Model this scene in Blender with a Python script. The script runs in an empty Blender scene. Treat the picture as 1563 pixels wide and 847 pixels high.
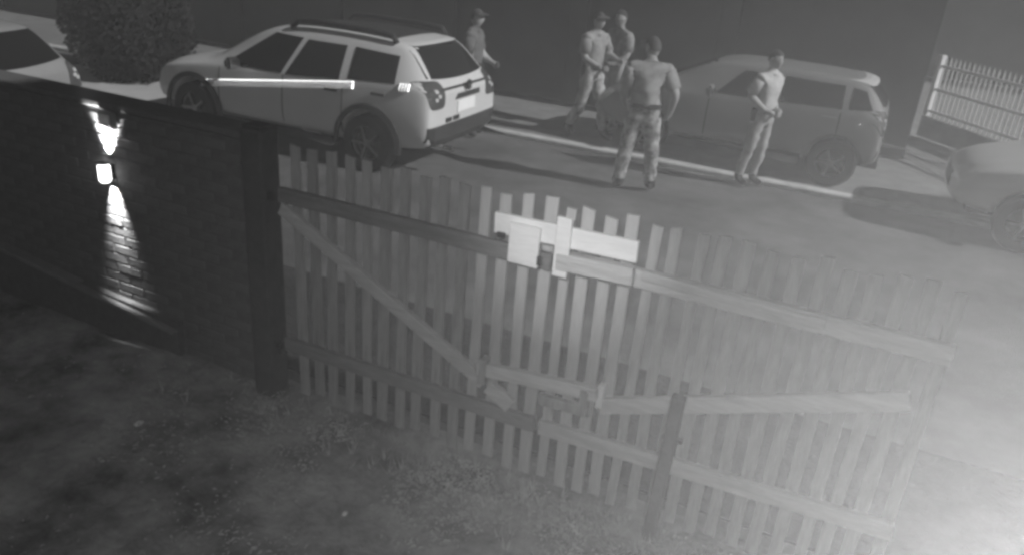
import bpy, bmesh, math, random
from mathutils import Vector, Matrix, noise
from mathutils.bvhtree import BVHTree
R_ = math.radians
random.seed(7)
sc = bpy.context.scene
col = sc.collection

# ------------------------------------------------------------------ camera
CAM_H = 2.808
cF = Vector((-0.362, 0.840, -0.404)).normalized()
cR = Vector((0.902, 0.426, 0.077)); cR = (cR - cF * cR.dot(cF)).normalized()
cU = cR.cross(cF)
cam_d = bpy.data.cameras.new('security_camera')
cam_d.sensor_width = 36.0
cam_d.lens = 36.0 * 1200.0 / 1563.0
cam_d.clip_start = 0.001
cam_d.clip_end = 400
cam = bpy.data.objects.new('security_camera', cam_d)
col.objects.link(cam)
M = Matrix.Identity(4)
for i in range(3):
    M[i][0] = cR[i]; M[i][1] = cU[i]; M[i][2] = -cF[i]
M.translation = Vector((0, 0, CAM_H))
cam.matrix_world = M
sc.camera = cam

# ------------------------------------------------------------------ sky, street light, infrared lamps
SUN_EL, SUN_AZ = 34.0, 2.5          # low light coming down the street from the right
w = bpy.data.worlds.new('World'); sc.world = w
w.use_nodes = True
nt = w.node_tree; nt.nodes.clear()
sky = nt.nodes.new('ShaderNodeTexSky'); sky.sky_type = 'NISHITA'; sky.sun_disc = False
sky.sun_elevation = R_(SUN_EL); sky.sun_rotation = R_(90 - SUN_AZ)
bw = nt.nodes.new('ShaderNodeRGBToBW')
bg = nt.nodes.new('ShaderNodeBackground'); bg.inputs['Strength'].default_value = 0.008
wo = nt.nodes.new('ShaderNodeOutputWorld')
nt.links.new(sky.outputs[0], bw.inputs[0]); nt.links.new(bw.outputs[0], bg.inputs['Color'])
nt.links.new(bg.outputs[0], wo.inputs['Surface'])

def light(name, kind, loc, aim, energy, **kw):
    d = bpy.data.lights.new(name, kind); d.energy = energy
    for k, v in kw.items(): setattr(d, k, v)
    o = bpy.data.objects.new(name, d); col.objects.link(o); o.location = loc
    v = Vector(aim) - Vector(loc)
    o.rotation_euler = v.to_track_quat('-Z', 'Y').to_euler()
    return o
sd = Vector((math.cos(R_(SUN_EL)) * math.cos(R_(SUN_AZ)), math.cos(R_(SUN_EL)) * math.sin(R_(SUN_AZ)), math.sin(R_(SUN_EL))))
light('street_light', 'SUN', (0, 0, 20), Vector((0, 0, 20)) - sd, 3.5, angle=R_(1.0))
# the camera's own infrared diodes and the flood lamp beside it
def through(u, v, dist):
    """a point dist metres ahead of the lens"""
    return Vector((0, 0, CAM_H)) + (cF + cR * ((u - 781.5) / 1200) - cU * ((v - 423.5) / 1200)) * dist
light('infrared_diodes', 'SPOT', (-0.55, 0.1, CAM_H + 0.35), (-1.15, 3.35, 1.55), 280.0, spot_size=R_(20), spot_blend=1.0, shadow_soft_size=0.04)
light('infrared_ring', 'SPOT', (0.30, -0.1, CAM_H + 0.25), (-2.3, 3.35, 0.75), 120.0, spot_size=R_(112), spot_blend=1.0, shadow_soft_size=0.04)
light('infrared_flood', 'SPOT', through(1800, 1180, 0.009), through(1800, 1180, 0.009) + cF + cR * 0.50 - cU * 0.25, 45.0, spot_size=R_(125), spot_blend=1.0, shadow_soft_size=0.002)

sc.view_settings.view_transform = 'Standard'; sc.view_settings.look = 'None'
sc.view_settings.gamma = 1; sc.view_settings.use_curve_mapping = False
sc.view_settings.exposure = 0.0
sc.cycles.use_denoising = True
sc.cycles.filter_width = 3.2
sc.cycles.max_bounces = 5; sc.cycles.volume_bounces = 0

# ------------------------------------------------------------------ materials
MATS = {}
def mat(name, c, rough=0.8, var=0.25, scale=6.0, metal=0.0, spec=0.3, bump=0.0, bscale=40.0, emit=0.0, stretch=None, detail=6.0, coat=0.0, trans=0.0):
    if name in MATS: return MATS[name]
    m = bpy.data.materials.new(name); m.use_nodes = True
    n = m.node_tree.nodes; l = m.node_tree.links
    p = n['Principled BSDF']
    p.inputs['Roughness'].default_value = rough; p.inputs['Metallic'].default_value = metal
    p.inputs['Specular IOR Level'].default_value = spec
    p.inputs['Coat Weight'].default_value = coat
    tc = n.new('ShaderNodeTexCoord'); mp = n.new('ShaderNodeMapping')
    l.new(tc.outputs['Object'], mp.inputs['Vector'])
    if stretch: mp.inputs['Scale'].default_value = stretch
    nz = n.new('ShaderNodeTexNoise'); nz.inputs['Scale'].default_value = scale; nz.inputs['Detail'].default_value = detail
    nz.inputs['Roughness'].default_value = 0.65
    l.new(mp.outputs[0], nz.inputs['Vector'])
    oi = n.new('ShaderNodeObjectInfo')
    mr = n.new('ShaderNodeMapRange')
    mr.inputs['From Min'].default_value = 0.25; mr.inputs['From Max'].default_value = 0.75
    mr.inputs['To Min'].default_value = c * (1 - var); mr.inputs['To Max'].default_value = c * (1 + var)
    l.new(nz.outputs['Fac'], mr.inputs['Value'])
    mm = n.new('ShaderNodeMath'); mm.operation = 'MULTIPLY_ADD'          # a little difference from object to object
    mm.inputs[1].default_value = c * var * 0.8; mm.inputs[2].default_value = -c * var * 0.4
    l.new(oi.outputs['Random'], mm.inputs[0])
    ad = n.new('ShaderNodeMath'); ad.operation = 'ADD'
    l.new(mr.outputs[0], ad.inputs[0]); l.new(mm.outputs[0], ad.inputs[1])
    l.new(ad.outputs[0], p.inputs['Base Color'])
    if bump:
        b2 = n.new('ShaderNodeTexNoise'); b2.inputs['Scale'].default_value = bscale; b2.inputs['Detail'].default_value = 5
        l.new(mp.outputs[0], b2.inputs['Vector'])
        bp = n.new('ShaderNodeBump'); bp.inputs['Strength'].default_value = bump; bp.inputs['Distance'].default_value = 0.02
        l.new(b2.outputs['Fac'], bp.inputs['Height']); l.new(bp.outputs[0], p.inputs['Normal'])
    if emit:
        p.inputs['Emission Color'].default_value = (1, 1, 1, 1); p.inputs['Emission Strength'].default_value = emit
    MATS[name] = m
    return m

asphalt = mat('asphalt', 0.13, 0.85, 0.5, 0.8, bump=0.5, bscale=60)
soil = mat('soil', 0.30, 0.95, 0.85, 2.4, bump=1.0, bscale=22, detail=10)
shade_m = mat('painted_shade', 0.035, 0.95, 0.5, 3.0, bump=0.8, bscale=30)  # dark colour standing in for shade on the ground
concrete = mat('concrete', 0.18, 0.85, 0.25, 3.0, bump=0.4, bscale=30)
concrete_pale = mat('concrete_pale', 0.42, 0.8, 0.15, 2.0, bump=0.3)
kerb_m = mat('whitewashed_kerb', 0.48, 0.85, 0.25, 3.0, bump=0.3)
brick_m = mat('brick_clay', 0.12, 0.9, 0.22, 14, bump=0.5, bscale=70)
mortar_m = mat('mortar', 0.105, 0.95, 0.2, 20)
wood_grey = mat('weathered_wood', 0.33, 0.85, 0.35, 9, bump=0.5, bscale=30, stretch=(3, 3, 0.35))
wood_lit = mat('lamp_lit_wood', 0.44, 0.8, 0.15, 9, bump=0.4, bscale=30, stretch=(3, 3, 0.35))  # lighter copy of the picket wood, painting in the infrared hot spot
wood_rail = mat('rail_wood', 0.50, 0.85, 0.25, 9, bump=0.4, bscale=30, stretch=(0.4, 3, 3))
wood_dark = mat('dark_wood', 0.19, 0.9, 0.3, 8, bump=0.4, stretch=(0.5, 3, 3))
wood_white = mat('white_painted_wood', 0.80, 0.6, 0.10, 7, bump=0.3, stretch=(0.6, 3, 3))
wood_black = mat('tarred_post', 0.055, 0.9, 0.3, 8, bump=0.4)
iron_white = mat('white_iron', 0.78, 0.5, 0.08, 4)
iron_dark = mat('dark_iron', 0.04, 0.5, 0.2, 8, metal=0.6)
tyre_m = mat('rubber', 0.018, 0.9, 0.2, 10)
rim_m = mat('alloy', 0.28, 0.4, 0.1, 5, metal=0.7)
glass_m = mat('dark_glass', 0.012, 0.12, 0.1, 3, spec=0.5)
plastic_m = mat('black_plastic', 0.035, 0.6, 0.2, 8)
plate_m = mat('number_plate_white', 0.85, 0.5, 0.05, 3)
chrome_m = mat('chrome', 0.85, 0.25, 0.05, 3, metal=1.0)
tape_m = mat('reflective_tape', 0.9, 0.5, 0.04, 3, metal=1.0)
lamp_red = mat('tail_lamp_lens', 0.07, 0.2, 0.2, 8, spec=0.6)
lamp_clear = mat('lamp_reflector', 0.55, 0.25, 0.1, 6, spec=0.6)
paint_pale = mat("paint_pale", 0.58, 0.38, 0.05, 2, coat=0.3)
paint_grey = mat('paint_grey', 0.20, 0.4, 0.08, 2, coat=0.3)
paint_silver = mat('paint_silver', 0.45, 0.32, 0.06, 2, metal=0.5, coat=0.4)
paint_light = mat('paint_light', 0.52, 0.45, 0.06, 2, coat=0.2)
skin_m = mat('skin', 0.34, 0.6, 0.08, 10)
hair_m = mat('hair', 0.04, 0.8, 0.3, 60)
boot_m = mat('boots', 0.03, 0.6, 0.2, 10)
shirt_a = mat('shirt_grey', 0.30, 0.9, 0.30, 9, bump=0.3, bscale=14)
shirt_b = mat('shirt_mid', 0.24, 0.9, 0.35, 8, bump=0.3, bscale=14)
shirt_e = mat('shirt_dark', 0.13, 0.9, 0.3, 9)
shirt_d = mat('shirt_light', 0.46, 0.9, 0.2, 9, bump=0.4, bscale=14)
camo_m = mat('mottled_trousers', 0.27, 0.9, 0.75, 11, bump=0.3, bscale=16, detail=2)
trouser_m = mat('grey_trousers', 0.33, 0.9, 0.25, 8, bump=0.3, bscale=16)
cap_m = mat('dark_cap', 0.07, 0.9, 0.2, 12)
belt_m = mat('black_belt', 0.02, 0.6, 0.1, 8)
render_wall = mat('dark_render', 0.06, 0.95, 0.25, 0.9, bump=0.1, bscale=20)
shade_house_render = mat('shade_house_render', 0.16, 0.95, 0.2, 0.8, bump=0.2, bscale=20)
leaf_m = mat('leaf_dark', 0.014, 0.8, 0.5, 5)
bark_m = mat('bark', 0.05, 0.95, 0.3, 20)
litter_m = mat('leaf_litter', 0.40, 0.9, 0.5, 9)
stone_m = mat('pale_stone', 0.75, 0.8, 0.1, 9)
bulb_m = mat('lit_diffuser', 0.9, 0.5, 0.0, 3, emit=5.0)

# ------------------------------------------------------------------ mesh helpers
class MB:
    def __init__(s): s.v = []; s.f = []
    def add(s, vs, fs):
        n = len(s.v); s.v += [tuple(p) for p in vs]; s.f += [tuple(i + n for i in f) for f in fs]; return s
    def box(s, c, d, rot=None, taper=None):
        hx, hy, hz = d[0] / 2, d[1] / 2, d[2] / 2
        p = [Vector((x * hx, y * hy, z * hz)) for z in (-1, 1) for y in (-1, 1) for x in (-1, 1)]
        if rot: p = [rot @ q for q in p]
        c = Vector(c)
        return s.add([q + c for q in p], [(0, 2, 3, 1), (4, 5, 7, 6), (0, 1, 5, 4), (2, 6, 7, 3), (1, 3, 7, 5), (0, 4, 6, 2)])
    def bar(s, a, b, wd, th, up=(0, 0, 1)):
        a, b = Vector(a), Vector(b); d = (b - a); L = d.length; x = d.normalized()
        y = Vector(up).cross(x).normalized(); z = x.cross(y)
        rot = Matrix((x, y, z)).transposed()
        return s.box((a + b) / 2, (L, th, wd), rot)
    def tube(s, pts, rad, n=8):
        pts = [Vector(p) for p in pts]
        if not isinstance(rad, (list, tuple)): rad = [rad] * len(pts)
        vs = []; fs = []
        for i, p in enumerate(pts):
            d = (pts[min(i + 1, len(pts) - 1)] - pts[max(i - 1, 0)]).normalized()
            u = d.orthogonal().normalized() if abs(d.z) > 0.95 else d.cross(Vector((0, 0, 1))).normalized()
            v = d.cross(u)
            for k in range(n):
                t = 2 * math.pi * k / n
                vs.append(p + (u * math.cos(t) + v * math.sin(t)) * rad[i])
        for i in range(len(pts) - 1):
            for k in range(n):
                a = i * n + k; b = i * n + (k + 1) % n
                fs.append((a, b, b + n, a + n))
        fs.append(tuple(range(n))[::-1]); fs.append(tuple((len(pts) - 1) * n + k for k in range(n)))
        return s.add(vs, fs)
    def lathe(s, prof, axis='y', n=24, c=(0, 0, 0)):
        vs = []; fs = []; m = len(prof)
        for k in range(n):
            t = 2 * math.pi * k / n
            for r, h in prof:
                q = (r * math.cos(t), h, r * math.sin(t)) if axis == 'y' else (r * math.cos(t), r * math.sin(t), h)
                vs.append(Vector(q) + Vector(c))
        for k in range(n):
            for i in range(m - 1):
                a = k * m + i; b = ((k + 1) % n) * m + i
                fs.append((a, b, b + 1, a + 1))
        return s.add(vs, fs)
    def build(s, name, m, parent=None, smooth=False, bevel=0.0, seg=1):
        me = bpy.data.meshes.new(name); me.from_pydata(s.v, [], s.f)
        bm = bmesh.new(); bm.from_mesh(me)
        bmesh.ops.recalc_face_normals(bm, faces=bm.faces)
        if bevel: bmesh.ops.bevel(bm, geom=bm.edges, offset=bevel, segments=seg, affect='EDGES', clamp_overlap=True)
        bm.to_mesh(me); bm.free()
        if smooth:
            for p in me.polygons: p.use_smooth = True
        me.materials.append(m)
        return link(name, me, parent)
def link(name, me, parent=None):
    o = bpy.data.objects.new(name, me); col.objects.link(o)
    if parent: o.parent = parent
    return o
def tag(o, label=None, cat=None, group=None, kind=None):
    if label: o['label'] = label
    if cat: o['category'] = cat
    if group: o['group'] = group
    if kind: o['kind'] = kind
    return o
def empty(name, loc=(0, 0, 0), rz=0.0):
    o = bpy.data.objects.new(name, None); o.empty_display_size = 0.2; col.objects.link(o)
    o.location = loc; o.rotation_euler = (0, 0, rz); return o

# ------------------------------------------------------------------ setting
GY = 3.35          # line of the garden wall and the gate
KERB = 10.44
MB().box((0, 60, -0.06), (400, 400, 0.1)).build('ground', asphalt)['kind'] = 'structure'
MB().box((-5, (GY + 0.25 + KERB) / 2, -0.004), (90, KERB - GY - 0.25, 0.012)).build('road', asphalt)['kind'] = 'structure'
MB().box((-5, GY + 0.25 + 0.65, 0.004), (90, 1.3, 0.016)).build('shade_strip', shade_m)['kind'] = 'structure'  # dark sheet that paints the shade on the pavement behind the gate
MB().box((-5, KERB + 0.08, -0.03), (90, 0.16, 0.20)).build('kerb', kerb_m, bevel=0.02)['kind'] = 'structure'
MB().box((-5, KERB + 0.16 + 12, -0.032), (90, 24.0, 0.18)).build('pavement', concrete)['kind'] = 'structure'
MB().box((-10.6, 8.3, 0.006), (4.2, 4.2, 0.008), Matrix.Rotation(R_(8), 3, 'Z')).build('lit_road_patch', concrete_pale)['kind'] = 'structure'  # pale sheet that paints the lit stretch of road
# garden soil: an uneven sheet
vs, fs = [], []
nx, ny = 90, 46
for j in range(ny + 1):
    for i in range(nx + 1):
        x = -7.5 + 10.0 * i / nx; y = -0.9 + (GY + 0.15 + 0.9) * j / ny
        z = 0.012 + 0.012 * math.sin(3.1 * x + 1.3 * y) * math.sin(2.3 * y - x) + random.uniform(-0.007, 0.007)
        vs.append((x, y, z))
for j in range(ny):
    for i in range(nx):
        a = j * (nx + 1) + i; fs.append((a, a + 1, a + nx + 2, a + nx + 1))
MB().add(vs, fs).build('garden_soil', soil, smooth=True)['kind'] = 'structure'

# leaf litter and weeds along the foot of the gate
mb = MB()
for k in range(11000):
    x = random.gauss(-1.5, 1.1); y = GY - abs(random.gauss(0.0, 0.75)) - 0.03
    if noise.noise(Vector((x * 2.2, y * 2.2, 0))) < random.uniform(-.25, .35): continue
    if y < 0.2: continue
    s = random.uniform(0.005, 0.020); a = random.uniform(0, 6.28); t = random.uniform(0.1, 1.1)
    c = Vector((x, y, 0.022 + random.uniform(0, 0.02)))
    d = Vector((math.cos(a), math.sin(a), 0)) * s; n_ = Vector((-math.sin(a) * math.cos(t), math.cos(a) * math.cos(t), math.sin(t))) * s * 0.6
    mb.add([c - d, c + n_, c + d, c - n_ * 0.4 + Vector((0, 0, s * 0.3))], [(0, 1, 2), (0, 2, 3)])
for k in range(260):
    x = random.gauss(-1.2, 0.8); y = GY - abs(random.gauss(0, 0.22)) - 0.05
    for q in range(6):
        a = random.uniform(0, 6.28); h = random.uniform(0.03, 0.10)
        e = Vector((math.cos(a), math.sin(a), 0)); b = Vector((x, y, 0.01)) + e * 0.01
        p = Vector((-e.y, e.x, 0)) * 0.004
        mb.add([b - p, b + p, b + e * h * 0.6 + Vector((0, 0, h))], [(0, 1, 2)])
tag(mb.build('leaf_litter', litter_m), 'dry leaf litter and weeds scattered along the foot of the picket gate', 'litter', kind='stuff')

# ------------------------------------------------------------------ brick garden wall with lamp
WX0, WX1, WT = -8.2, -3.12, 1.60
wall = empty('brick_wall', ((WX0 + WX1) / 2, GY + 0.1, 0)); ox = (WX0 + WX1) / 2; oy = GY + 0.1
tag(wall, 'dark brick garden wall with flat coping, left of the picket gate', 'wall')
MB().box((0, 0, WT / 2), (WX1 - WX0 - 0.02, 0.17, WT - 0.01)).build('mortar_core', mortar_m, wall)
MB().box((0, 0, WT + 0.025), (WX1 - WX0 + 0.02, 0.22, 0.04)).build('coping', mortar_m, wall, bevel=0.008)
bl, bh, pitch = 0.22, 0.056, 0.068
bricks = []
for r in range(int(WT / pitch)):
    off = (bl + 0.012) / 2 if r % 2 else 0
    x = WX0 + 0.02 + off
    while x + bl < WX1:
        bricks.append((x + bl / 2, 0.012 + pitch * r + bh / 2)); x += bl + 0.012
bricks.sort(key=lambda b: (b[0] + 4.2) ** 2 * 0.45 + (b[1] - 1.0) ** 2)
bm_ = MB().box((0, 0, 0), (bl, 0.06, bh)).build('brick', brick_m, wall, bevel=0.004)
rest = MB()
for i, (x, z) in enumerate(bricks):
    pos = (x - ox, -0.060 + random.uniform(-0.002, 0.002), z)
    if i == 0: bm_.location = pos
    elif i < 300:
        o = bm_.copy(); col.objects.link(o); o.location = pos; o.rotation_euler = (random.uniform(-.01, .01), 0, random.uniform(-.012, .012))
    else: rest.box(pos, (bl, 0.06, bh))
rest.build('brickwork', brick_m, wall)['kind'] = 'stuff'
# sloping ledge at the foot of the wall
lg = MB().bar((-5.6, GY - 0.03, 0.415), (-3.80, GY - 0.03, 0.205), 0.03, 0.09)
o = lg.build('wall_ledge', concrete, None, bevel=0.006)
tag(o, 'narrow pale ledge sloping along the foot of the dark brick wall', 'ledge')
MB().bar((-5.6, GY - 0.012, 0.20), (-3.80, GY - 0.012, 0.09), 0.36, 0.05).build('ledge_footing', mortar_m, o)

def sconce(x, z):
    y = GY + 0.005
    r = empty('wall_lamp', (x, y, z))
    tag(r, 'small lit up-and-down wall lamp throwing white beams on the dark brick wall', 'lamp')
    MB().box((0, -0.008, 0), (0.06, 0.02, 0.10)).build('back_plate', iron_dark, r, bevel=0.004)
    MB().tube([(0, -0.012, 0), (0, -0.035, 0)], 0.014).build('bracket', iron_dark, r)
    MB().lathe([(0.0, -0.058), (0.027, -0.058), (0.036, -0.045), (0.036, 0.045), (0.027, 0.058), (0.0, 0.058)], 'z', 20, (0, -0.050, 0)).build('diffuser', bulb_m, r, smooth=True)
    for s in (1, -1):
        MB().lathe([(0.0, 0.060 * s), (0.040, 0.060 * s), (0.040, 0.066 * s), (0.034, 0.066 * s), (0.034, 0.063 * s), (0, 0.063 * s)], 'z', 20, (0, -0.050, 0)).build('rim', iron_dark, r)
    light('wall_lamp_beam_up', 'SPOT', (x, y - 0.034, z + 0.064), (x + 0.008, y + 0.03, z + 0.34), 300, spot_size=R_(62), spot_blend=0.6, shadow_soft_size=0.02)
    light('wall_lamp_beam_down', 'SPOT', (x, y - 0.034, z - 0.064), (x + 0.004, y + 0.11, z - 0.40), 220, spot_size=R_(58), spot_blend=0.75, shadow_soft_size=0.02)
sconce(-4.285, 1.20)
jb = empty('junction_box', (-4.235, GY + 0.005, 1.54))
tag(jb, 'small square box fixed near the top of the brick wall above the lit lamp', 'junction box')
MB().box((0, -0.02, 0), (0.13, 0.04, 0.10)).build('case', concrete, jb, bevel=0.006)
MB().box((0, -0.043, 0), (0.10, 0.008, 0.075)).build('lid', concrete_pale, jb, bevel=0.002)

# ------------------------------------------------------------------ gate post, gate leaves
gp = empty('gate_post', (-3.03, GY - 0.02, 0))
tag(gp, 'dark square timber gate post between the brick wall and the picket gate', 'post')
MB().box((0, 0, 0.85), (0.15, 0.15, 1.70)).build('shaft', wood_black, gp, bevel=0.01)
MB().box((0, 0, 1.71), (0.13, 0.13, 0.02)).build('cap', wood_black, gp, bevel=0.006)
for z in (0.38, 1.33):
    MB().box((0.09, -0.03, z), (0.06, 0.02, 0.05)).build('hinge', iron_dark, gp, bevel=0.003)

def picket(parent, x, z0, z1, wd, lean, mt):
    mb = MB(); n = 6
    vs = []; fs = []
    for i in range(n + 1):
        t = i / n; zz = z0 + (z1 - z0) * t; cx = lean * (t - .5) + random.uniform(-.0015, .0015)
        hw = wd / 2 * (1 + random.uniform(-.03, .03)); yy = random.uniform(-.0015, .0015)
        dz = random.uniform(-.006, .006) if i == n else 0
        vs += [(cx - hw, -0.008 + yy, zz - dz), (cx + hw, -0.008 + yy, zz + dz), (cx + hw, 0.008 + yy, zz + dz), (cx - hw, 0.008 + yy, zz - dz)]
    for i in range(n):
        a = i * 4
        for k in range(4): fs.append((a + k, a + (k + 1) % 4, a + 4 + (k + 1) % 4, a + 4 + k))
    fs += [(3, 2, 1, 0), tuple(n * 4 + k for k in range(4))]
    o = mb.add(vs, fs).build('picket', mt, parent)
    o.location = (x, 0, 0)
    return o

def leaf(name, xs, label, pale, wd):
    r = empty(name, (xs[0], GY + 0.03, 0)); tag(r, label, 'gate')
    x0 = xs[0]
    for i, x in enumerate(xs):
        picket(r, x - x0, random.uniform(0.015, 0.06), 1.635 + random.uniform(-.022, .018), wd * random.uniform(.90, 1.12), random.uniform(-.02, .02), wood_lit if i in pale else wood_grey)
    return r
n1 = 14; xs1 = [-2.815 + (-1.285 + 2.815) * i / (n1 - 1) + random.uniform(-.006, .006) for i in range(n1)]
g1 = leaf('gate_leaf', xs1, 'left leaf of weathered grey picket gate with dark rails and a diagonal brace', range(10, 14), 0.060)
L0 = xs1[0]
ry = -0.034
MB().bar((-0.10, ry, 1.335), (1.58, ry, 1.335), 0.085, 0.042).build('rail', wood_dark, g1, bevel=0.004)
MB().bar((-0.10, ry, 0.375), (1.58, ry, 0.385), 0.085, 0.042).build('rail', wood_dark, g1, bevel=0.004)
b_ = MB().bar((-0.09, ry - 0.002, 1.255), (1.26, ry - 0.002, 0.545), 0.075, 0.040).build('brace', wood_rail, g1, bevel=0.004)
MB().bar((1.29, ry - 0.004, 0.535), (1.43, ry - 0.004, 0.455), 0.085, 0.040).build('brace_block', wood_rail, g1, bevel=0.004)
n2 = 17; xs2 = [-1.185 + 0.1055 * i + random.uniform(-.006, .006) for i in range(n2)]
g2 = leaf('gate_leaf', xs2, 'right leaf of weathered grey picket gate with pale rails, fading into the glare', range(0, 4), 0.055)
K0 = xs2[0]
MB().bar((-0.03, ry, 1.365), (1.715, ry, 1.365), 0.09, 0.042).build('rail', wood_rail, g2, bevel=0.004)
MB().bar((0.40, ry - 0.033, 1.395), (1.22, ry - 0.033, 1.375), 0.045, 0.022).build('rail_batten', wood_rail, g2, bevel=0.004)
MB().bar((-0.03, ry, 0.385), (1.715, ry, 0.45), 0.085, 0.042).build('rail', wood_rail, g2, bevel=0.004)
MB().bar((0.28, ry - 0.003, 0.625), (1.62, ry - 0.003, 1.115), 0.085, 0.040).build('brace', wood_rail, g2, bevel=0.004)
MB().box((0.285, ry - 0.008, 0.69), (0.035, 0.05, 0.13)).build('brace_cleat', wood_white, g2, bevel=0.003)
# white latch boards where the leaves meet
lb = empty('latch_board', (-1.18, GY - 0.03, 1.46))
tag(lb, 'bright white latch boards nailed across the tops of the picket gate where its leaves meet', 'board')
yb = -0.012
MB().bar((-0.36, yb, 0.028), (0.37, yb, 0.044), 0.105, 0.024).build('cross_board', wood_white, lb, bevel=0.003)
MB().box((-0.185, yb - 0.026, -0.045), (0.16, 0.022, 0.205)).build('plate', wood_white, lb, bevel=0.003)
MB().box((0.012, yb - 0.026, -0.01), (0.075, 0.022, 0.30)).build('stile', wood_white, lb, bevel=0.003)
MB().bar((-0.01, yb - 0.015, -0.085), (0.37, yb - 0.015, -0.07), 0.085, 0.05).build('lower_board', wood_rail, lb, bevel=0.003)
MB().box((-0.315, yb - 0.018, -0.028), (0.045, 0.02, 0.03)).build('hasp', iron_dark, lb, bevel=0.003)
MB().box((-0.095, yb - 0.042, -0.10), (0.02, 0.012, 0.05)).build('catch', iron_dark, lb, bevel=0.003)
# sliding wooden bar across the middle
sb = empty('gate_bar', (-1.23, GY - 0.055, 0.69))
tag(sb, 'pale wooden sliding bar lying across the middle of both gate leaves', 'bar')
MB().bar((-0.34, -0.01, -0.025), (0.33, -0.01, 0.035), 0.075, 0.045).build('bar', wood_rail, sb, bevel=0.004)
for x in (-0.30, 0.27):
    MB().box((x, -0.012, -0.03), (0.04, 0.066, 0.15)).build('keeper', wood_grey, sb, bevel=0.004)
MB().bar((0.02, 0.0, -0.10), (0.30, 0.0, -0.085), 0.06, 0.036).build('backing_board', wood_grey, sb, bevel=0.004)
# dark stake leaning in front of the right leaf
st = empty('stake', (-0.515, GY - 0.115, 0)); tag(st, 'dark thin stake standing before the right gate leaf', 'stake')
MB().box((0.01, 0, 0.43), (0.065, 0.05, 0.90), Matrix.Rotation(R_(1.5), 3, 'Y')).build('shaft', wood_black, st, bevel=0.006)
MB().box((0.022, 0.03, 0.62), (0.10, 0.02, 0.03)).build('strap', iron_dark, st, bevel=0.003)

def pebble(x, y, s, label):
    bm = bmesh.new(); bmesh.ops.create_icosphere(bm, subdivisions=2, radius=s)
    for v in bm.verts: v.co = Vector((v.co.x * 1.0, v.co.y * 1.5, v.co.z * 0.7)) * random.uniform(.88, 1.1)
    me = bpy.data.meshes.new('stone'); bm.to_mesh(me); bm.free(); me.materials.append(stone_m)
    o = link('stone', me); o.location = (x, y, s * 0.55); tag(o, label, 'stone')
pebble(-3.42, 2.64, 0.022, 'small pale stone lying alone on the dark soil at left')
pebble(-1.95, 2.62, 0.012, 'tiny pale stone on the dark soil below the left gate leaf')

# ------------------------------------------------------------------ vehicles
def eval_mesh(ob):
    dg = bpy.context.evaluated_depsgraph_get(); dg.update()
    return bpy.data.meshes.new_from_object(ob.evaluated_get(dg))
def loft_body(name, st, wheels, wr, ww, mt, parent):
    """st: (x, zb, zs, zt, w, ws, wt) from tail to nose"""
    vs = []; fs = []
    def sect(x, zb, zs, zt, w_, ws, wt):
        h = [(0, zb), (w_ * .85, zb), (w_ * .985, zb + .09), (w_, zb + (zs - zb) * .55), (ws * 1.012, zs - .035), (ws * .985, zs + .01), (wt * 1.0, zt - .055), (wt * .86, zt - .012), (0, zt)]
        full = [(y, z) for y, z in h] + [(-y, z) for y, z in h[-2:0:-1]]
        return [(x, y, z) for y, z in full]
    n = 16
    for s_ in st: vs += sect(*s_)
    for i in range(len(st) - 1):
        for k in range(n):
            a = i * n + k; b = i * n + (k + 1) % n
            fs.append((a, b, b + n, a + n))
    for base, fl in ((0, 1), ((len(st) - 1) * n, 0)):
        for k in range(8):
            l0, l1 = k, k + 1; r0, r1 = (n - k) % n, (n - k - 1) % n
            q = [l0, l1, r1, r0]; qq = []
            for t in q:
                if t not in qq: qq.append(t)
            f = tuple(base + t for t in qq)
            fs.append(f if fl else f[::-1])
    me = bpy.data.meshes.new(name); me.from_pydata(vs, [], fs)
    bm = bmesh.new(); bm.from_mesh(me); bmesh.ops.recalc_face_normals(bm, faces=bm.faces); bm.to_mesh(me); bm.free()
    ob = bpy.data.objects.new(name, me); col.objects.link(ob)
    s1 = ob.modifiers.new('s', 'SUBSURF'); s1.levels = 3; s1.render_levels = 3
    m1 = eval_mesh(ob)
    bm = bmesh.new(); bm.from_mesh(m1); bvh = BVHTree.FromBMesh(bm); bm.free()
    cut = MB()
    for wx, wy in wheels:
        cut.tube([(wx, wy - (0.26 if wy > 0 else -0.26), wr), (wx, wy + (0.3 if wy > 0 else -0.3), wr)], wr * 1.17, 32)
    co = cut.build('cutter', mt)
    b = ob.modifiers.new('b', 'BOOLEAN'); b.operation = 'DIFFERENCE'; b.object = co; b.solver = 'EXACT'
    m2 = eval_mesh(ob)
    bpy.data.objects.remove(ob); bpy.data.objects.remove(co)
    m2.materials.clear(); m2.materials.append(mt)
    for p in m2.polygons: p.use_smooth = True; p.material_index = 0
    o = link(name, m2, parent)
    return o, bvh

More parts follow.
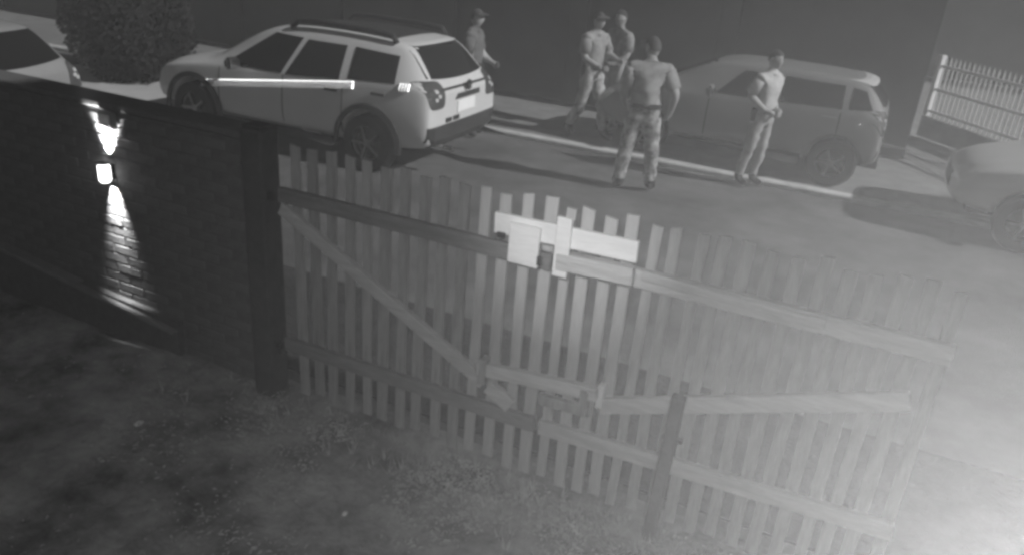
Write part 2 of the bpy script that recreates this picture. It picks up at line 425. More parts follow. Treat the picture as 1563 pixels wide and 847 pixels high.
def patch(bvh, name, mt, parent, corners, dirn, off=0.006, nu=10, nv=8, arc=0.0, superk=None):
    """a skin of real thickness laid on the body: corners are 4 points of a quad seen along dirn; arc bends the low edge"""
    dirn = Vector(dirn); c = [Vector(p) for p in corners]
    top = []; bad = False; last = None
    for j in range(nv + 1):
        for i in range(nu + 1):
            u = i / nu; v = j / nv
            if superk:   # rounded outline
                a, b_ = 2 * u - 1, 2 * v - 1
                m_ = max(abs(a), abs(b_)); r_ = (abs(a) ** superk + abs(b_) ** superk) ** (1 / superk)
                k_ = m_ / r_ if r_ > 1e-6 else 0
                a, b_ = a * k_, b_ * k_; u, v = (a + 1) / 2, (b_ + 1) / 2
            p = (c[0] * (1 - u) + c[1] * u) * (1 - v) + (c[3] * (1 - u) + c[2] * u) * v
            if arc: p = p + Vector((0, 0, -arc * (1 - v) * 4 * u * (1 - u)))
            h = bvh.ray_cast(p - dirn * 3, dirn)
            q = h[0] if h[0] is not None else (last if last is not None else p)
            last = q
            top.append(q - dirn * off)
    inn = [q + dirn * (off + 0.012) for q in top]
    N = len(top); fs = []
    W_ = nu + 1
    for j in range(nv):
        for i in range(nu):
            a = j * W_ + i; f = (a, a + 1, a + W_ + 1, a + W_); fs.append(f); fs.append(tuple(t + N for t in f[::-1]))
    ring = [i for i in range(W_)] + [j * W_ + nu for j in range(1, nv + 1)] + [nv * W_ + i for i in range(nu - 1, -1, -1)] + [j * W_ for j in range(nv - 1, 0, -1)]
    for a, b_ in zip(ring, ring[1:] + ring[:1]): fs.append((a, b_, b_ + N, a + N))
    return MB().add(top + inn, fs).build(name, mt, parent, smooth=False)

def wheel(parent, x, y, r, wd, spokes=5):
    s = 1 if y > 0 else -1
    o = MB().lathe([(r * .60, -wd / 2), (r * .93, -wd / 2), (r, -wd * .36), (r, wd * .36), (r * .93, wd / 2), (r * .60, wd / 2), (r * .60, -wd / 2)], 'y', 32).build('wheel', tyre_m, parent, smooth=False)
    o.location = (x, y, r)
    rb = MB().lathe([(r * .60, s * wd * .5), (r * .64, s * wd * .46), (r * .56, s * wd * .30), (r * .54, -s * wd * .3), (r * .60, -s * wd * .4)], 'y', 28)
    rb.lathe([(0, s * wd * .44), (r * .14, s * wd * .42), (r * .15, s * wd * .2), (0, s * wd * .2)], 'y', 14)
    for k in range(spokes):
        t = 2 * math.pi * k / spokes
        d = Vector((math.cos(t), 0, math.sin(t)))
        rb.bar(d * r * .1 + Vector((0, s * wd * .34, 0)), d * r * .58 + Vector((0, s * wd * .38, 0)), r * .17, wd * .10, up=(0, 1, 0))
    rb.build('rim', rim_m, o)
    MB().lathe([(0, 0), (r * .5, 0), (r * .5, s * .01), (0, s * .01)], 'y', 20).build('brake_disc', iron_dark, o)
    return o

def make_car(name, loc, rz, st, axles, track, wr, ww, paint, spec):
    root = empty(name, loc, rz)
    wl = [(x, s * track) for x in axles for s in (1, -1)]
    body, bvh = loft_body('body', st, [(x, y) for x, y in wl], wr, ww, paint, root)
    for x, y in wl: wheel(root, x, y - (0.02 if y > 0 else -0.02), wr, ww)
    MB().box(((axles[0] + axles[1]) / 2, 0, wr * .95), (axles[1] - axles[0] + 1.1, track * 1.15, 0.10)).build('underbody', plastic_m, root)
    SL, SR, BK, FR = (0, -1, 0), (0, 1, 0), (1, 0, 0), (-1, 0, 0)
    for s, d in ((1, SL), (-1, SR)):
        for wdef in spec['side']:
            patch(bvh, 'side_window', glass_m, root, [(x, s * 1.0, z) for x, z in wdef], d)
        for xg, z0, z1 in spec.get('seams', []):
            patch(bvh, 'door_seam', plastic_m, root, [(xg - .006, s, z0), (xg + .006, s, z0), (xg + .006, s, z1), (xg - .006, s, z1)], d, 0.002, 1, 8)
        for xh, zh in spec.get('handles', []):
            patch(bvh, 'door_handle', spec.get('handle_mat', paint), root, [(xh - .09, s, zh - .014), (xh + .09, s, zh - .014), (xh + .09, s, zh + .014), (xh - .09, s, zh + .014)], d, 0.022, 6, 2)
        x0, x1, z0, z1 = spec.get('sill', (axles[0] + wr * 1.25, axles[1] - wr * 1.25, .26, .36))
        patch(bvh, 'sill_trim', plastic_m, root, [(x0, s, z0), (x1, s, z0), (x1, s, z1), (x0, s, z1)], d, 0.012, 10, 2)
        mx, mz, my = spec['mirror']
        mm_ = MB().box((mx, s * (my + .10), mz), (.10, .20, .14)).build('mirror', spec.get('mirror_mat', plastic_m), root, bevel=.03, seg=2)
        MB().box((mx - .052, s * (my + .10), mz), (.008, .15, .10)).build('mirror_glass', chrome_m, mm_)
        tl = spec['tail']
        patch(bvh, 'tail_lamp', lamp_red, root, [(-1, s * y, z) for y, z in tl], BK, .010, 8, 8, superk=spec.get('tail_round', 6))
        cy = sum(y for y, z in tl) / 4; cz = sum(z for y, z in tl) / 4; hw = abs(tl[1][0] - tl[0][0]) * .28; hz = abs(tl[2][1] - tl[0][1]) * .28
        for dy, dz in ((0, .55), (-.4, -.1), (.4, -.5)):
            patch(bvh, 'lamp_cell', lamp_clear, root, [(-1, s * (cy + dy * hw - .026), cz + dz * hz - .020), (-1, s * (cy + dy * hw + .026), cz + dz * hz - .020), (-1, s * (cy + dy * hw + .026), cz + dz * hz + .020), (-1, s * (cy + dy * hw - .026), cz + dz * hz + .020)], BK, .016, 3, 3, superk=4)
        hd = spec['head']
        patch(bvh, 'headlight', lamp_clear, root, [(5, s * y, z) for y, z in hd], FR, .008, 6, 6, superk=5)
    rwz = spec['rear_win']
    patch(bvh, 'rear_window', glass_m, root, [(-1, y, z) for y, z in rwz], BK, .006, 14, 8, arc=.03)
    patch(bvh, 'windshield', glass_m, root, [(4, y, z) for y, z in spec['wind']], FR, .006, 14, 8)
    z0, z1, hw = spec['plate']
    patch(bvh, 'number_plate', plate_m, root, [(-1, -hw, z0), (-1, hw, z0), (-1, hw, z1), (-1, -hw, z1)], BK, .014, 4, 2)
    z0, z1, hw = spec['bumper']
    patch(bvh, 'rear_bumper', spec.get('bumper_mat', plastic_m), root, [(-1, -hw, z0), (-1, hw, z0), (-1, hw * 1.02, z1), (-1, -hw * 1.02, z1)], BK, .02, 16, 4)
    z0, z1, hw = spec['grille']
    patch(bvh, 'grille', plastic_m, root, [(5, -hw, z0), (5, hw, z0), (5, hw, z1), (5, -hw, z1)], FR, .008, 10, 3)
    return root, bvh

# pale sport utility car, tail to the right
ST_ = [(-.83, .50, .86, .99, .80, .76, .68), (-.80, .40, .98, 1.08, .87, .81, .70), (-.70, .34, 1.06, 1.18, .90, .84, .68), (-.50, .31, 1.08, 1.47, .91, .85, .63),
      (-.36, .30, 1.08, 1.60, .91, .86, .62), (-.15, .30, 1.07, 1.64, .91, .86, .62), (.4, .28, 1.05, 1.67, .91, .86, .63), (1.1, .28, 1.02, 1.67, .91, .86, .63), (1.62, .28, .99, 1.60, .91, .86, .62),
      (2.0, .28, .97, 1.36, .91, .86, .65), (2.36, .28, .95, 1.10, .91, .85, .70), (2.55, .28, .93, 1.03, .91, .84, .70), (3.1, .30, .86, .95, .88, .81, .66), (3.38, .34, .76, .86, .82, .75, .60), (3.48, .44, .62, .70, .70, .66, .52)]
ST = [(x, a, b, c if c < 1.12 else 1.12 + (c - 1.12) * .80, d, e, f) for x, a, b, c, d, e, f in ST_]
spec = dict(side=[[(1.20, .98), (.42, 1.03), (.42, 1.40), (.98, 1.40)], [(.30, 1.05), (-.34, 1.08), (-.30, 1.37), (.30, 1.40)], [(2.20, .975), (1.27, .985), (1.06, 1.41), (1.50, 1.42)]],
            seams=[(2.24, .42, .93), (1.235, .40, .97), (.36, .42, 1.02)], handles=[(.52, .90), (-.14, .94)], handle_mat=plastic_m, mirror=(1.92, 1.03, .88),
            tail=[(.53, .84), (.825, .84), (.825, 1.14), (.53, 1.14)], tail_round=5, head=[(.40, .66), (.74, .66), (.78, .82), (.42, .80)],
            rear_win=[(-.68, 1.16), (.68, 1.16), (.58, 1.47), (-.58, 1.47)], wind=[(-.70, 1.06), (.70, 1.06), (.56, 1.44), (-.56, 1.44)],
            plate=(.74, .87, .22), bumper=(.30, .64, .84), grille=(.56, .74, .38))
suv, bv = make_car('sport_utility_car', (-5.32, 8.54, 0.008), math.pi + 0.011, ST, (0, 2.67), .83, .345, .225, paint_pale, spec)
tag(suv, 'pale sport utility car with dark roof rails, bright side stripe and lit tail', 'car')
BK = (1, 0, 0); SL = (0, -1, 0)
patch(bv, 'tailgate_line', plastic_m, suv, [(-1, -.60, 1.03), (-1, .58, 1.03), (-1, .58, 1.055), (-1, -.60, 1.055)], BK, .010, 14, 1)
patch(bv, 'tailgate_handle', plastic_m, suv, [(-1, -.34, .90), (-1, .28, .90), (-1, .22, .96), (-1, -.34, .96)], BK, .012, 10, 2)
em = MB()
for a in (0, 90, 45, 135):
    em.bar((-.86, -.06 * math.cos(R_(a)), 1.045 - .06 * math.sin(R_(a))), (-.86, .06 * math.cos(R_(a)), 1.045 + .06 * math.sin(R_(a))), .026, .02, up=(1, 0, 0))
em.build('emblem', plastic_m, suv)
for y in (.48, .43, .385, .30, .25, .20):
    patch(bv, 'model_lettering', plastic_m, suv, [(-1, y - .013, .66), (-1, y + .013, .66), (-1, y + .013, .71 if y != .385 else .69), (-1, y - .013, .71)], BK, .02, 2, 2)
for s in (1, -1):
    rr = MB().tube([(-.20, s * .58, 1.49), (-.14, s * .58, 1.57), (.1, s * .58, 1.59), (.9, s * .58, 1.60), (1.2, s * .58, 1.58), (1.30, s * .58, 1.50)], .034, 8)
    rr.build('roof_rail', plastic_m, suv, smooth=True)
    for x in axl if False else (0, 2.67):
        a_ = MB(); r1, r2 = .345 * 1.17, .345 * 1.36
        vs = []; fs = []
        K = 20
        for k in range(K + 1):
            t = R_(-8) + R_(196) * k / K
            for rr_, yy in ((r1, .895), (r2, .895), (r2, .918), (r1, .93)):
                vs.append((x + rr_ * math.cos(t), s * yy, .345 + rr_ * math.sin(t)))
        for k in range(K):
            for q in range(4): fs.append((k * 4 + q, k * 4 + (q + 1) % 4, k * 4 + 4 + (q + 1) % 4, k * 4 + 4 + q))
        fs += [(0, 1, 2, 3), (K * 4, K * 4 + 1, K * 4 + 2, K * 4 + 3)]
        a_.add(vs, fs).build('arch_trim', plastic_m, suv)
patch(bv, 'roof_panel', plastic_m, suv, [(-.10, -.50, 3), (1.45, -.48, 3), (1.45, .48, 3), (-.10, .50, 3)], (0, 0, -1), .004, 12, 8)
patch(bv, 'spoiler', paint_pale, suv, [(-1, -.60, 1.475), (-1, .60, 1.475), (-1, .58, 1.505), (-1, -.58, 1.505)], BK, .05, 12, 2)
MB().lathe([(.03, -.9), (.036, -.9), (.036, -.62), (.03, -.62), (.03, -.9)], 'y', 14).build('exhaust', chrome_m, suv).rotation_euler = (0, 0, R_(-90))
bpy.data.objects['exhaust'].location = (-.0, .42, .33)

def tape(bvh, parent, x0, z0, x1, z1, wd):
    """ribbed reflective tape: rows of small prisms"""
    n = max(2, int(abs(x1 - x0) / .030)); mb = MB(); rows = 4; rh = wd / rows; sh_ = rh * .4
    for k in range(n):
        for r in range(rows):
            xa = x0 + (x1 - x0) * k / n; xb = x0 + (x1 - x0) * (k + 1) / n; z = z0 + (z1 - z0) * k / n - wd / 2 + rh * (r + .5)
            h = bvh.ray_cast(Vector((xa, 2, z)), Vector((0, -1, 0)))
            y = h[0].y if h[0] is not None else .9
            hi, lo = z + rh / 2, z - rh / 2
            xs = min(xa, xb); xe = max(xa, xb)
            mb.add([(xs, y + .002, lo), (xs + sh_, y + .001, hi), (xs + .009, y + .024, lo), (xs + .009 + sh_, y + .023, hi), (xe, y + .002, lo), (xe, y + .001, hi)],
                   [(0, 2, 3, 1), (2, 4, 5, 3), (0, 4, 2), (1, 3, 5), (0, 1, 5, 4)])
    o = mb.build('reflective_stripe', tape_m, parent); o['kind'] = 'stuff'; return o
tape(bv, suv, 2.53, .70, .20, 1.0, .085)
tape(bv, suv, -.40, 1.06, -.54, 1.07, .08)
tape(bv, suv, .98, .335, .74, .325, .05)

# grey estate car on the far pavement
ST2 = [(-.66, .50, .84, .92, .76, .70, .60), (-.63, .36, .90, 1.02, .82, .76, .64), (-.54, .30, .95, 1.14, .84, .78, .62), (-.34, .28, .97, 1.36, .85, .79, .58), (-.18, .27, .97, 1.44, .85, .79, .57),
       (.5, .26, .95, 1.47, .85, .79, .58), (1.3, .26, .93, 1.48, .85, .79, .58), (1.75, .26, .92, 1.43, .85, .79, .57), (2.1, .26, .91, 1.22, .85, .79, .60), (2.42, .27, .90, 1.03, .85, .78, .64), (2.9, .30, .82, .92, .82, .76, .62), (3.2, .36, .70, .80, .74, .68, .55), (3.28, .44, .60, .66, .64, .60, .48)]
spec2 = dict(side=[[(1.62, .96), (.86, .97), (.86, 1.34), (1.30, 1.36)], [(.78, .97), (.02, .99), (.04, 1.32), (.78, 1.35)], [(-.06, 1.0), (-.40, 1.02), (-.26, 1.28), (-.06, 1.32)]],
             seams=[(.82, .36, .95), (.02, .40, .95), (1.68, .36, .92)], handles=[(.96, .85), (.14, .87)], mirror=(1.66, 1.0, .80), mirror_mat=paint_grey,
             tail=[(.58, .72), (.80, .72), (.80, 1.02), (.58, 1.02)], tail_round=6, head=[(.38, .62), (.70, .62), (.72, .78), (.40, .76)],
             rear_win=[(-.58, 1.06), (.58, 1.06), (.50, 1.36), (-.50, 1.36)], wind=[(-.62, 1.02), (.62, 1.02), (.50, 1.40), (-.50, 1.40)],
             plate=(.62, .74, .24), bumper=(.32, .54, .78), bumper_mat=paint_grey, grille=(.48, .66, .34))
ST2e = [(x * (.80 if x < 0 else 1), a, b, c if c < 1.05 else 1.05 + (c - 1.05) * .80, d, e, f) for x, a, b, c, d, e, f in ST2]
spec2e = dict(spec2, side=[[(1.62, .96), (.86, .97), (.86, 1.27), (1.30, 1.28)], [(.78, .97), (.02, .99), (.04, 1.26), (.78, 1.28)], [(-.06, 1.0), (-.34, 1.02), (-.22, 1.22), (-.06, 1.25)]],
              rear_win=[(-.58, 1.06), (.58, 1.06), (.50, 1.28), (-.50, 1.28)], wind=[(-.62, 1.02), (.62, 1.02), (.50, 1.32), (-.50, 1.32)])
est, bv2 = make_car('estate_car', (-0.32, 11.58, 0.060), math.pi, ST2e, (0, 2.50), .77, .31, .20, paint_grey, spec2e)
tag(est, 'mid grey estate car parked on the far pavement behind the standing people', 'car')
patch(bv2, 'spoiler', paint_light, est, [(-1, -.52, 1.29), (-1, .52, 1.29), (-1, .50, 1.335), (-1, -.50, 1.335)], BK, .07, 12, 2)

# light car whose bonnet enters from the right
ST3 = [(x, a, b, c, d, e, f) for x, a, b, c, d, e, f in ST2]
spec3 = dict(spec2); spec3['mirror_mat'] = paint_light
lc, bv3 = make_car('hatchback_car', (4.28, 10.50, 0.006), math.pi, ST3, (0, 2.50), .77, .31, .20, paint_light, spec3)
tag(lc, 'light grey car at the right edge, only its rounded bonnet in view', 'car')

# silver car at the left edge, tail corner over the brick wall
spec4 = dict(spec2); spec4['mirror_mat'] = paint_silver; spec4['bumper_mat'] = plastic_m
hd4 = R_(180 + 13)
sv, bv4 = make_car('silver_car', (-8.95, 5.52, 0.006), hd4, ST2, (0, 2.50), .77, .31, .20, paint_silver, spec4)
tag(sv, 'silver car at the left edge, its shiny tail showing over the brick wall', 'car')

# ------------------------------------------------------------------ people
def person(label, loc, rz, J, mats, height=1.75, hat=True, head_turn=0.0, belt=True, lean=0.0, bulk=1.0):
    """J overrides joints; the figure faces local -Y; one continuous skinned body"""
    j = dict(pelvis=(0, 0, .96), waist=(0, 0, 1.10), chest=(0, .005, 1.30), upper=(0, .01, 1.43), neck=(0, .0, 1.52), skull=(0, -.01, 1.60),
             shL=(.185, .01, 1.43), elL=(.23, .03, 1.15), wrL=(.22, -.05, .91), haL=(.215, -.07, .83),
             shR=(-.185, .01, 1.43), elR=(-.23, .03, 1.15), wrR=(-.22, -.05, .91), haR=(-.215, -.07, .83),
             hiL=(.095, 0, .90), knL=(.11, -.02, .50), anL=(.12, .02, .10), toL=(.13, -.15, .045),
             hiR=(-.095, 0, .90), knR=(-.11, -.02, .50), anR=(-.12, .02, .10), toR=(-.13, -.15, .045))
    j.update(J)
    rad = dict(pelvis=.158, waist=.178, chest=.182, upper=.135, neck=.058, skull=.06, sh=.086, el=.056, wr=.034, ha=.037, hi=.112, kn=.084, an=.066, to=.044)
    rad = {k_: v_ * (bulk if k_ in ('pelvis', 'waist', 'chest', 'upper', 'sh', 'hi', 'kn', 'an') else 1) for k_, v_ in rad.items()}
    names = list(j.keys()); idx = {n: i for i, n in enumerate(names)}
    E = [('pelvis', 'waist'), ('waist', 'chest'), ('chest', 'upper'), ('upper', 'neck'), ('neck', 'skull')]
    for s in 'LR': E += [('upper', 'sh' + s), ('sh' + s, 'el' + s), ('el' + s, 'wr' + s), ('wr' + s, 'ha' + s), ('pelvis', 'hi' + s), ('hi' + s, 'kn' + s), ('kn' + s, 'an' + s), ('an' + s, 'to' + s)]
    me = bpy.data.meshes.new('body'); me.from_pydata([j[n] for n in names], [(idx[a], idx[b]) for a, b in E], [])
    ob = bpy.data.objects.new('body', me); col.objects.link(ob)
    sk = ob.modifiers.new('skin', 'SKIN'); sk.use_smooth_shade = True
    for i, n in enumerate(names):
        r = rad.get(n, rad.get(n[:2]))
        me.skin_vertices[0].data[i].radius = (r, r)
        me.skin_vertices[0].data[i].use_root = (n == 'pelvis')
    ss = ob.modifiers.new('sub', 'SUBSURF'); ss.levels = 2; ss.render_levels = 2
    m2 = eval_mesh(ob); bpy.data.objects.remove(ob)
    m2.materials.clear()
    for m_ in (skin_m, mats[0], mats[1], boot_m): m2.materials.append(m_)
    bm = bmesh.new(); bm.from_mesh(m2)
    P = {n: Vector(j[n]) for n in names}
    # flatten the trunk front to back, keep the limbs round
    for v in bm.verts:
        if .92 < v.co.z < 1.52 and abs(v.co.x - P['chest'].x) < .21:
            cy = P['pelvis'].y + (P['upper'].y - P['pelvis'].y) * min(1, max(0, (v.co.z - .96) / .47))
            if abs(v.co.y - cy) < .17: v.co.y = cy + (v.co.y - cy) * .74
    for f in bm.faces: f.smooth = True
    def seg(p, a, b):
        d = b - a; t = max(0, min(1, (p - a).dot(d) / d.length_squared)); return (p - (a + d * t)).length
    for f in bm.faces:
        c = f.calc_center_median()
        best = min(E, key=lambda e: seg(c, P[e[0]], P[e[1]]) - .6 * max(rad.get(e[0], rad.get(e[0][:2])), .03))
        a, b_ = best; key = b_[:2]
        if b_ in ('neck',): mi = 1
        elif b_ == 'skull': mi = 0
        elif key in ('wr', 'ha'): mi = 0
        elif key == 'el': mi = 1 if (c - P[a]).length < (c - P[b_]).length * 1.6 else 0
        elif key == 'hi' or key == 'kn' : mi = 2
        elif key == 'an': mi = 2 if c.z > P[b_].z + .06 else 3
        elif key == 'to': mi = 3
        elif b_ == 'waist': mi = 2 if c.z < P['pelvis'].z + .05 else 1
        else: mi = 1
        f.material_index = mi
    bm.normal_update()
    for v in bm.verts:                       # folds in the cloth
        if all(f.material_index in (1, 2) for f in v.link_faces):
            q = Vector((v.co.x * 9 + loc[0] * 7, v.co.y * 9, v.co.z * 14))
            v.co += v.normal * (noise.noise(q) * .022 + noise.noise(q * 2.1) * .010)
    # hands: four curled fingers and a thumb
    for s in 'LR':
        w_, h_ = P['wr' + s], P['ha' + s]; d = (h_ - w_).normalized()
        side = d.cross(Vector((1, 0, 0)));  side = (side if side.length > .2 else d.cross(Vector((0, 1, 0)))).normalized()
        curl = d.cross(side).normalized() * (1 if s == 'L' else -1)
        t = MB()
        for k, L in enumerate((.072, .082, .078, .062)):
            b0 = h_ + side * (k - 1.5) * .019
            t.tube([b0, b0 + d * L * .5 + curl * .008, b0 + d * L * .85 + curl * .03, b0 + d * L + curl * .05], [.010, .0095, .008, .006], 6)
        b0 = w_ + d * .035 + side * -.03
        t.tube([b0, b0 + d * .03 - side * .02 + curl * .01, b0 + d * .065 - side * .022 + curl * .025], [.012, .010, .007], 6)
        n0 = [bm.verts.new(v) for v in t.v]
        for f in t.f:
            ff = bm.faces.new([n0[i] for i in f]); ff.material_index = 0; ff.smooth = True
    # head
    hc = P['skull'] + Vector((0, -.012, .055)); rt = Matrix.Rotation(head_turn, 3, 'Z')
    hb = bmesh.new(); bmesh.ops.create_uvsphere(hb, u_segments=20, v_segments=14, radius=1)
    for v in hb.verts:
        x, y, z = v.co
        jaw = 1 - .28 * max(0, -z) ** 1.3
        x2 = x * .074 * jaw; y2 = y * .094 * (1 - .12 * max(0, -z)); z2 = z * .118
        if y < -.75 and -.35 < z < .15 and abs(x) < .25: y2 -= .018 * (1 - abs(z + .1) / .3)          # nose
        if y < -.6 and .02 < z < .30 and .2 < abs(x) < .6: y2 += .010                              # eye sockets
        if abs(x) > .93 and -.25 < z < .25: x2 *= 1.16                                            # ears
        v.co = rt @ Vector((x2, y2, z2)) + hc
    tmp = bpy.data.meshes.new('t'); hb.to_mesh(tmp); hb.free()
    n0 = [bm.verts.new(v.co) for v in tmp.vertices]
    for p in tmp.polygons:
        ff = bm.faces.new([n0[i] for i in p.vertices]); ff.material_index = 0; ff.smooth = True
    bm.to_mesh(m2); bm.free()
    root = empty('person', loc, rz); root.rotation_euler = (0, lean, rz)
    k = height / 1.755; root.scale = (k, k, k)
    tag(root, label, 'person')
    link('body', m2, root)
    # hair or cap
    hb = MB(); vs = []; fs = []
    nU, nV = 18, 7
    for a in range(nV + 1):
        th = R_(4) + (R_(98) - R_(4)) * a / nV
        for b_ in range(nU):
            ph = 2 * math.pi * b_ / nU
            lim = 1.0 if math.sin(ph) > -.3 else .62      # higher over the face
            t = th * lim
            q = Vector((.080 * math.sin(t) * math.cos(ph), .101 * math.sin(t) * math.sin(ph), .126 * math.cos(t)))
            vs.append(rt @ q + hc)
    for a in range(nV):
        for b_ in range(nU):
            p = a * nU + b_; q = a * nU + (b_ + 1) % nU; fs.append((p, q, q + nU, p + nU))
    fs.append(tuple(range(nU)))
    hb.add(vs, fs).build('hat' if hat else 'hair', hair_m if not hat else cap_m, root, smooth=True)
    if hat:
        vs = []; fs = []
        for i in range(9):
            t = R_(200) + R_(140) * i / 8
            for rr_, zz in ((.085, .075), (.150, .058)):
                vs.append(rt @ Vector((rr_ * .9 * math.cos(t), rr_ * math.sin(t) * 1.1, zz)) + hc)
                vs.append(rt @ Vector((rr_ * .9 * math.cos(t), rr_ * math.sin(t) * 1.1, zz - .006)) + hc)
        for i in range(8):
            a = i * 4
            fs += [(a, a + 2, a + 6, a + 4), (a + 1, a + 5, a + 7, a + 3), (a + 2, a + 3, a + 7, a + 6)]
        MB().add(vs, fs).build('peak', cap_m, root)
    for sx in (-1, 1):
        q = rt @ Vector((sx * .030, -.088, .018)) + hc
        e = MB().lathe([(0, -.006), (.008, -.004), (.011, 0), (.008, .004), (0, .006)], 'y', 8, q).build('eye', hair_m, root)
    for s in 'LR':       # loose short sleeves
        a, b_ = P['sh' + s], P['el' + s]
        d = (b_ - a); t = MB().tube([a + d * .05, a + d * .35, a + d * .78, a + d * .80, a + d * .76], [.088 * bulk, .082 * bulk, .080 * bulk, .070, .055], 12)
        t.v = [tuple(Vector(v_) + Vector((noise.noise(Vector(v_) * 12), noise.noise(Vector(v_) * 12 + Vector((5, 0, 0))), 0)) * .012) for v_ in t.v]
        t.build('sleeve', mats[0], root, smooth=True)
    cn = P['upper'] + Vector((0, 0, .055))
    cb = MB().lathe([(.078, -.03), (.086, -.03), (.074, .022), (.066, .022), (.078, -.03)], 'z', 18); cb.v = [(x + cn.x, y * .95 + cn.y - .004, z + cn.z - .15 * y) for x, y, z in cb.v]
    cb.build('collar', mats[0], root, smooth=True)
    if belt:
        c = (P['pelvis'] + P['waist']) / 2
        pr = [(.160 * bulk, -.028), (.176 * bulk, -.028), (.176 * bulk, .028), (.160 * bulk, .028), (.160 * bulk, -.028)]
        bb = MB().lathe(pr, 'z', 24, (0, 0, 0)); bb.v = [(x * 1.0 + c.x, y * .80 + c.y, z + c.z) for x, y, z in bb.v]
        bo = bb.build('belt', belt_m, root)
        MB().box((c.x - .165, c.y + .02, c.z - .06), (.045, .08, .17)).build('holster', belt_m, root, bevel=.012)
        MB().box((c.x + .15, c.y + .05, c.z - .01), (.05, .06, .09)).build('pouch', belt_m, root, bevel=.01)
    return root

# back turned, feet apart, in mottled trousers
person('stocky person seen from behind in grey shirt, dark belt and mottled trousers', (-2.40, 9.06, 0.005), R_(180 + 18),
       dict(elL=(.27, .05, 1.17), wrL=(.25, -.14, 1.02), haL=(.23, -.21, 1.0), elR=(-.32, .07, 1.18), wrR=(-.30, -.06, .96), haR=(-.29, -.11, .90),
            knL=(.15, -.02, .50), anL=(.19, .02, .10), toL=(.21, -.14, .045), knR=(-.15, -.03, .50), anR=(-.18, .0, .10), toR=(-.22, -.15, .045)),
       (shirt_a, camo_m), 1.79, hat=True, head_turn=R_(35), bulk=1.12)
# mid-stride, reaching towards another
person('person in mid stride reaching a forearm forward, between the two cars', (-3.75, 10.98, 0.060), R_(70),
       dict(elL=(.22, -.10, 1.20), wrL=(.14, -.33, 1.16), haL=(.12, -.41, 1.16), elR=(-.24, -.02, 1.17), wrR=(-.20, -.24, 1.08), haR=(-.19, -.32, 1.07),
            knL=(.10, -.16, .52), anL=(.11, -.24, .10), toL=(.12, -.41, .05), knR=(-.10, .06, .50), anR=(-.12, .26, .12), toR=(-.13, .13, .045)),
       (shirt_b, camo_m), 1.76, hat=True)
# standing behind him
person('person half hidden behind the striding one, facing the others', (-3.58, 11.55, 0.060), R_(-35),
       dict(elL=(.25, -.02, 1.17), wrL=(.16, -.20, 1.04), haL=(.10, -.25, 1.04)), (shirt_b, trouser_m), 1.78, hat=False)
# slim figure with hands joined in front
person('slim person in light mottled shirt standing side-on with hands joined, before the grey estate car', (-1.20, 10.22, 0.005), R_(62),
       dict(chest=(0, -.02, 1.30), elL=(.22, .10, 1.20), wrL=(.12, -.13, 1.05), haL=(.05, -.20, 1.02), elR=(-.22, .10, 1.20), wrR=(-.12, -.13, 1.05), haR=(-.05, -.20, 1.01),
            knL=(.10, .0, .50), anL=(.10, .06, .10), toL=(.12, -.11, .045), knR=(-.09, .05, .50), anR=(-.09, .14, .10), toR=(-.10, -.03, .045)),
       (shirt_d, trouser_m), 1.70, hat=False, bulk=.90)
# behind the tail of the pale car
person('person standing behind the tail of the pale sport utility car', (-5.22, 10.1, 0.005), R_(100),
       dict(elL=(.22, -.04, 1.17), wrL=(.18, -.22, 1.05), haL=(.16, -.29, 1.04)), (shirt_e, camo_m), 1.74, hat=True)

# ------------------------------------------------------------------ background: shrub, boundary walls, white railing
sh = empty('shrub', (-11.35, 9.62, 0)); tag(sh, 'large dark rounded shrub at the roadside beyond the front of the pale car', 'shrub')
mb = MB(); inner = MB()
for k in range(9000):
    u = random.uniform(-1, 1); t = random.uniform(0, 6.283); rr_ = random.uniform(.80, 1.03) + .06 * math.sin(5 * t + 4 * u)
    s_ = math.sqrt(1 - u * u)
    p = Vector((s_ * math.cos(t) * .98, s_ * math.sin(t) * .98, u * 1.0)) * rr_
    p.z = p.z * 1.02 + .92
    if p.z < .02: p.z = random.uniform(.02, .2)
    n_ = Vector((random.uniform(-1, 1), random.uniform(-1, 1), random.uniform(-1, 1))).normalized(); a = n_.orthogonal().normalized() * random.uniform(.03, .06); b_ = n_.cross(a) * .6
    mb.add([p - a, p + b_, p + a, p - b_], [(0, 1, 2, 3)])
mb.build('crown', leaf_m, sh)
bm = bmesh.new(); bmesh.ops.create_icosphere(bm, subdivisions=3, radius=.82)
for v in bm.verts: v.co = Vector((v.co.x, v.co.y, v.co.z * 1.05 + .90)) + Vector((random.uniform(-.03, .03),) * 3)
me = bpy.data.meshes.new('inner_growth'); bm.to_mesh(me); bm.free(); me.materials.append(leaf_m); link('inner_growth', me, sh)
MB().tube([(0, 0, -.05), (.02, 0, .4), (0, .02, .9)], [.09, .07, .05]).build('trunk', bark_m, sh)

bw_ = empty('boundary_wall', (-11.0, 13.2, 0.1)); tag(bw_, 'long dark rendered boundary wall on the far side of the street', 'wall')
MB().box((0, 0, 1.5), (23.2, .20, 3.0)).build('panel', render_wall, bw_)
MB().box((0, 0, 3.03), (23.3, .30, .07)).build('coping', concrete, bw_)
for k in range(9):
    MB().box((-11.3 + 2.5 * k, -.12, 1.48), (.30, .12, 2.96)).build('pilaster', render_wall, bw_, bevel=.01)
hs = empty('house_wall', (5.0, 24.0, 0.1)); tag(hs, 'plain grey house wall far back across the street, fading into the haze', 'house')
MB().box((0, 0, 2.0), (30.0, .25, 4.0)).build('wall', render_wall, hs)
MB().box((0, -.3, 4.1), (30.6, 1.0, .18)).build('eaves', render_wall, hs)

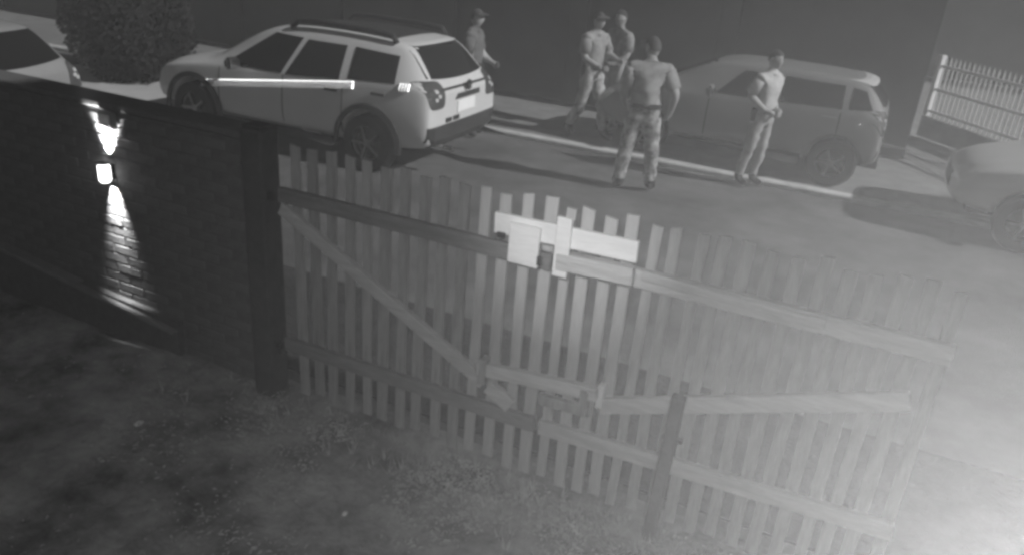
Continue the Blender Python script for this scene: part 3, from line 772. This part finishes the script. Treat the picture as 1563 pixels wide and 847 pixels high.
own = empty('shade_house', (4.4, -0.35, 0)); tag(own, 'plain unseen house added beside the garden to keep the street light off it', 'house')
MB().box((0, 0, 3.2), (4.6, 8.6, 6.4)).build('wall', shade_house_render, own)  # block added out of view, sized to shade the yard and brick wall
MB().add([(-2.45, -4.5, 6.4), (2.6, -4.5, 6.4), (2.6, 4.4, 6.4), (-2.45, 4.4, 6.4), (0, -4.5, 7.2), (0, 4.4, 7.2)], [(0, 3, 5, 4), (1, 4, 5, 2), (0, 4, 1), (3, 2, 5), (0, 1, 2, 3)]).build('shade_house_roof', render_wall, own)

# white railing running back on the right
A = Vector((0.86, 15.2, 0.12)); Bp = Vector((3.4, 10.9 + 0.9, 0.12)); d = (Bp - A); Ln = d.length; ang = math.atan2(d.y, d.x)
rl = empty('railing', A, ang); tag(rl, 'white iron railing of thin upright bars at the upper right', 'railing')
MB().box((Ln / 2, 0, .16), (Ln, .18, .34)).build('plinth', concrete, rl, bevel=.01)
for z in (.42, .78, 1.16):
    MB().box((Ln / 2, 0, z), (Ln, .03, .045)).build('rail', iron_white, rl, bevel=.004)
MB().box((0, 0, .83), (.09, .09, 1.00)).build('post', iron_white, rl, bevel=.006)
MB().box((Ln * .52, 0, .83), (.07, .07, 1.00)).build('post', iron_white, rl, bevel=.006)
nb = int(Ln / .105)
br = MB().tube([(0, 0, .33), (0, 0, 1.26), (0, 0, 1.32)], [.013, .013, .003], 6).build('bar', iron_white, rl)
br.location = (.105, -.002, 0)
for k in range(2, nb):
    o = br.copy(); col.objects.link(o); o.location = (.105 * k, -.002, 0)

# ------------------------------------------------------------------ damp night air
hz = MB().box((0, 12, 3.3), (60, 60, 9.0)).build('haze', asphalt)
hm = bpy.data.materials.new('night_mist'); hm.use_nodes = True
n = hm.node_tree.nodes; n.clear()
ov = n.new('ShaderNodeOutputMaterial'); pv = n.new('ShaderNodeVolumePrincipled')
pv.inputs['Color'].default_value = (.95, .95, .95, 1); pv.inputs['Density'].default_value = 0.0085
pv.inputs['Anisotropy'].default_value = 0.0
hm.node_tree.links.new(pv.outputs[0], ov.inputs['Volume'])
hz.data.materials.clear(); hz.data.materials.append(hm)
tag(hz, 'pale night mist over the street and garden', 'mist', kind='stuff')
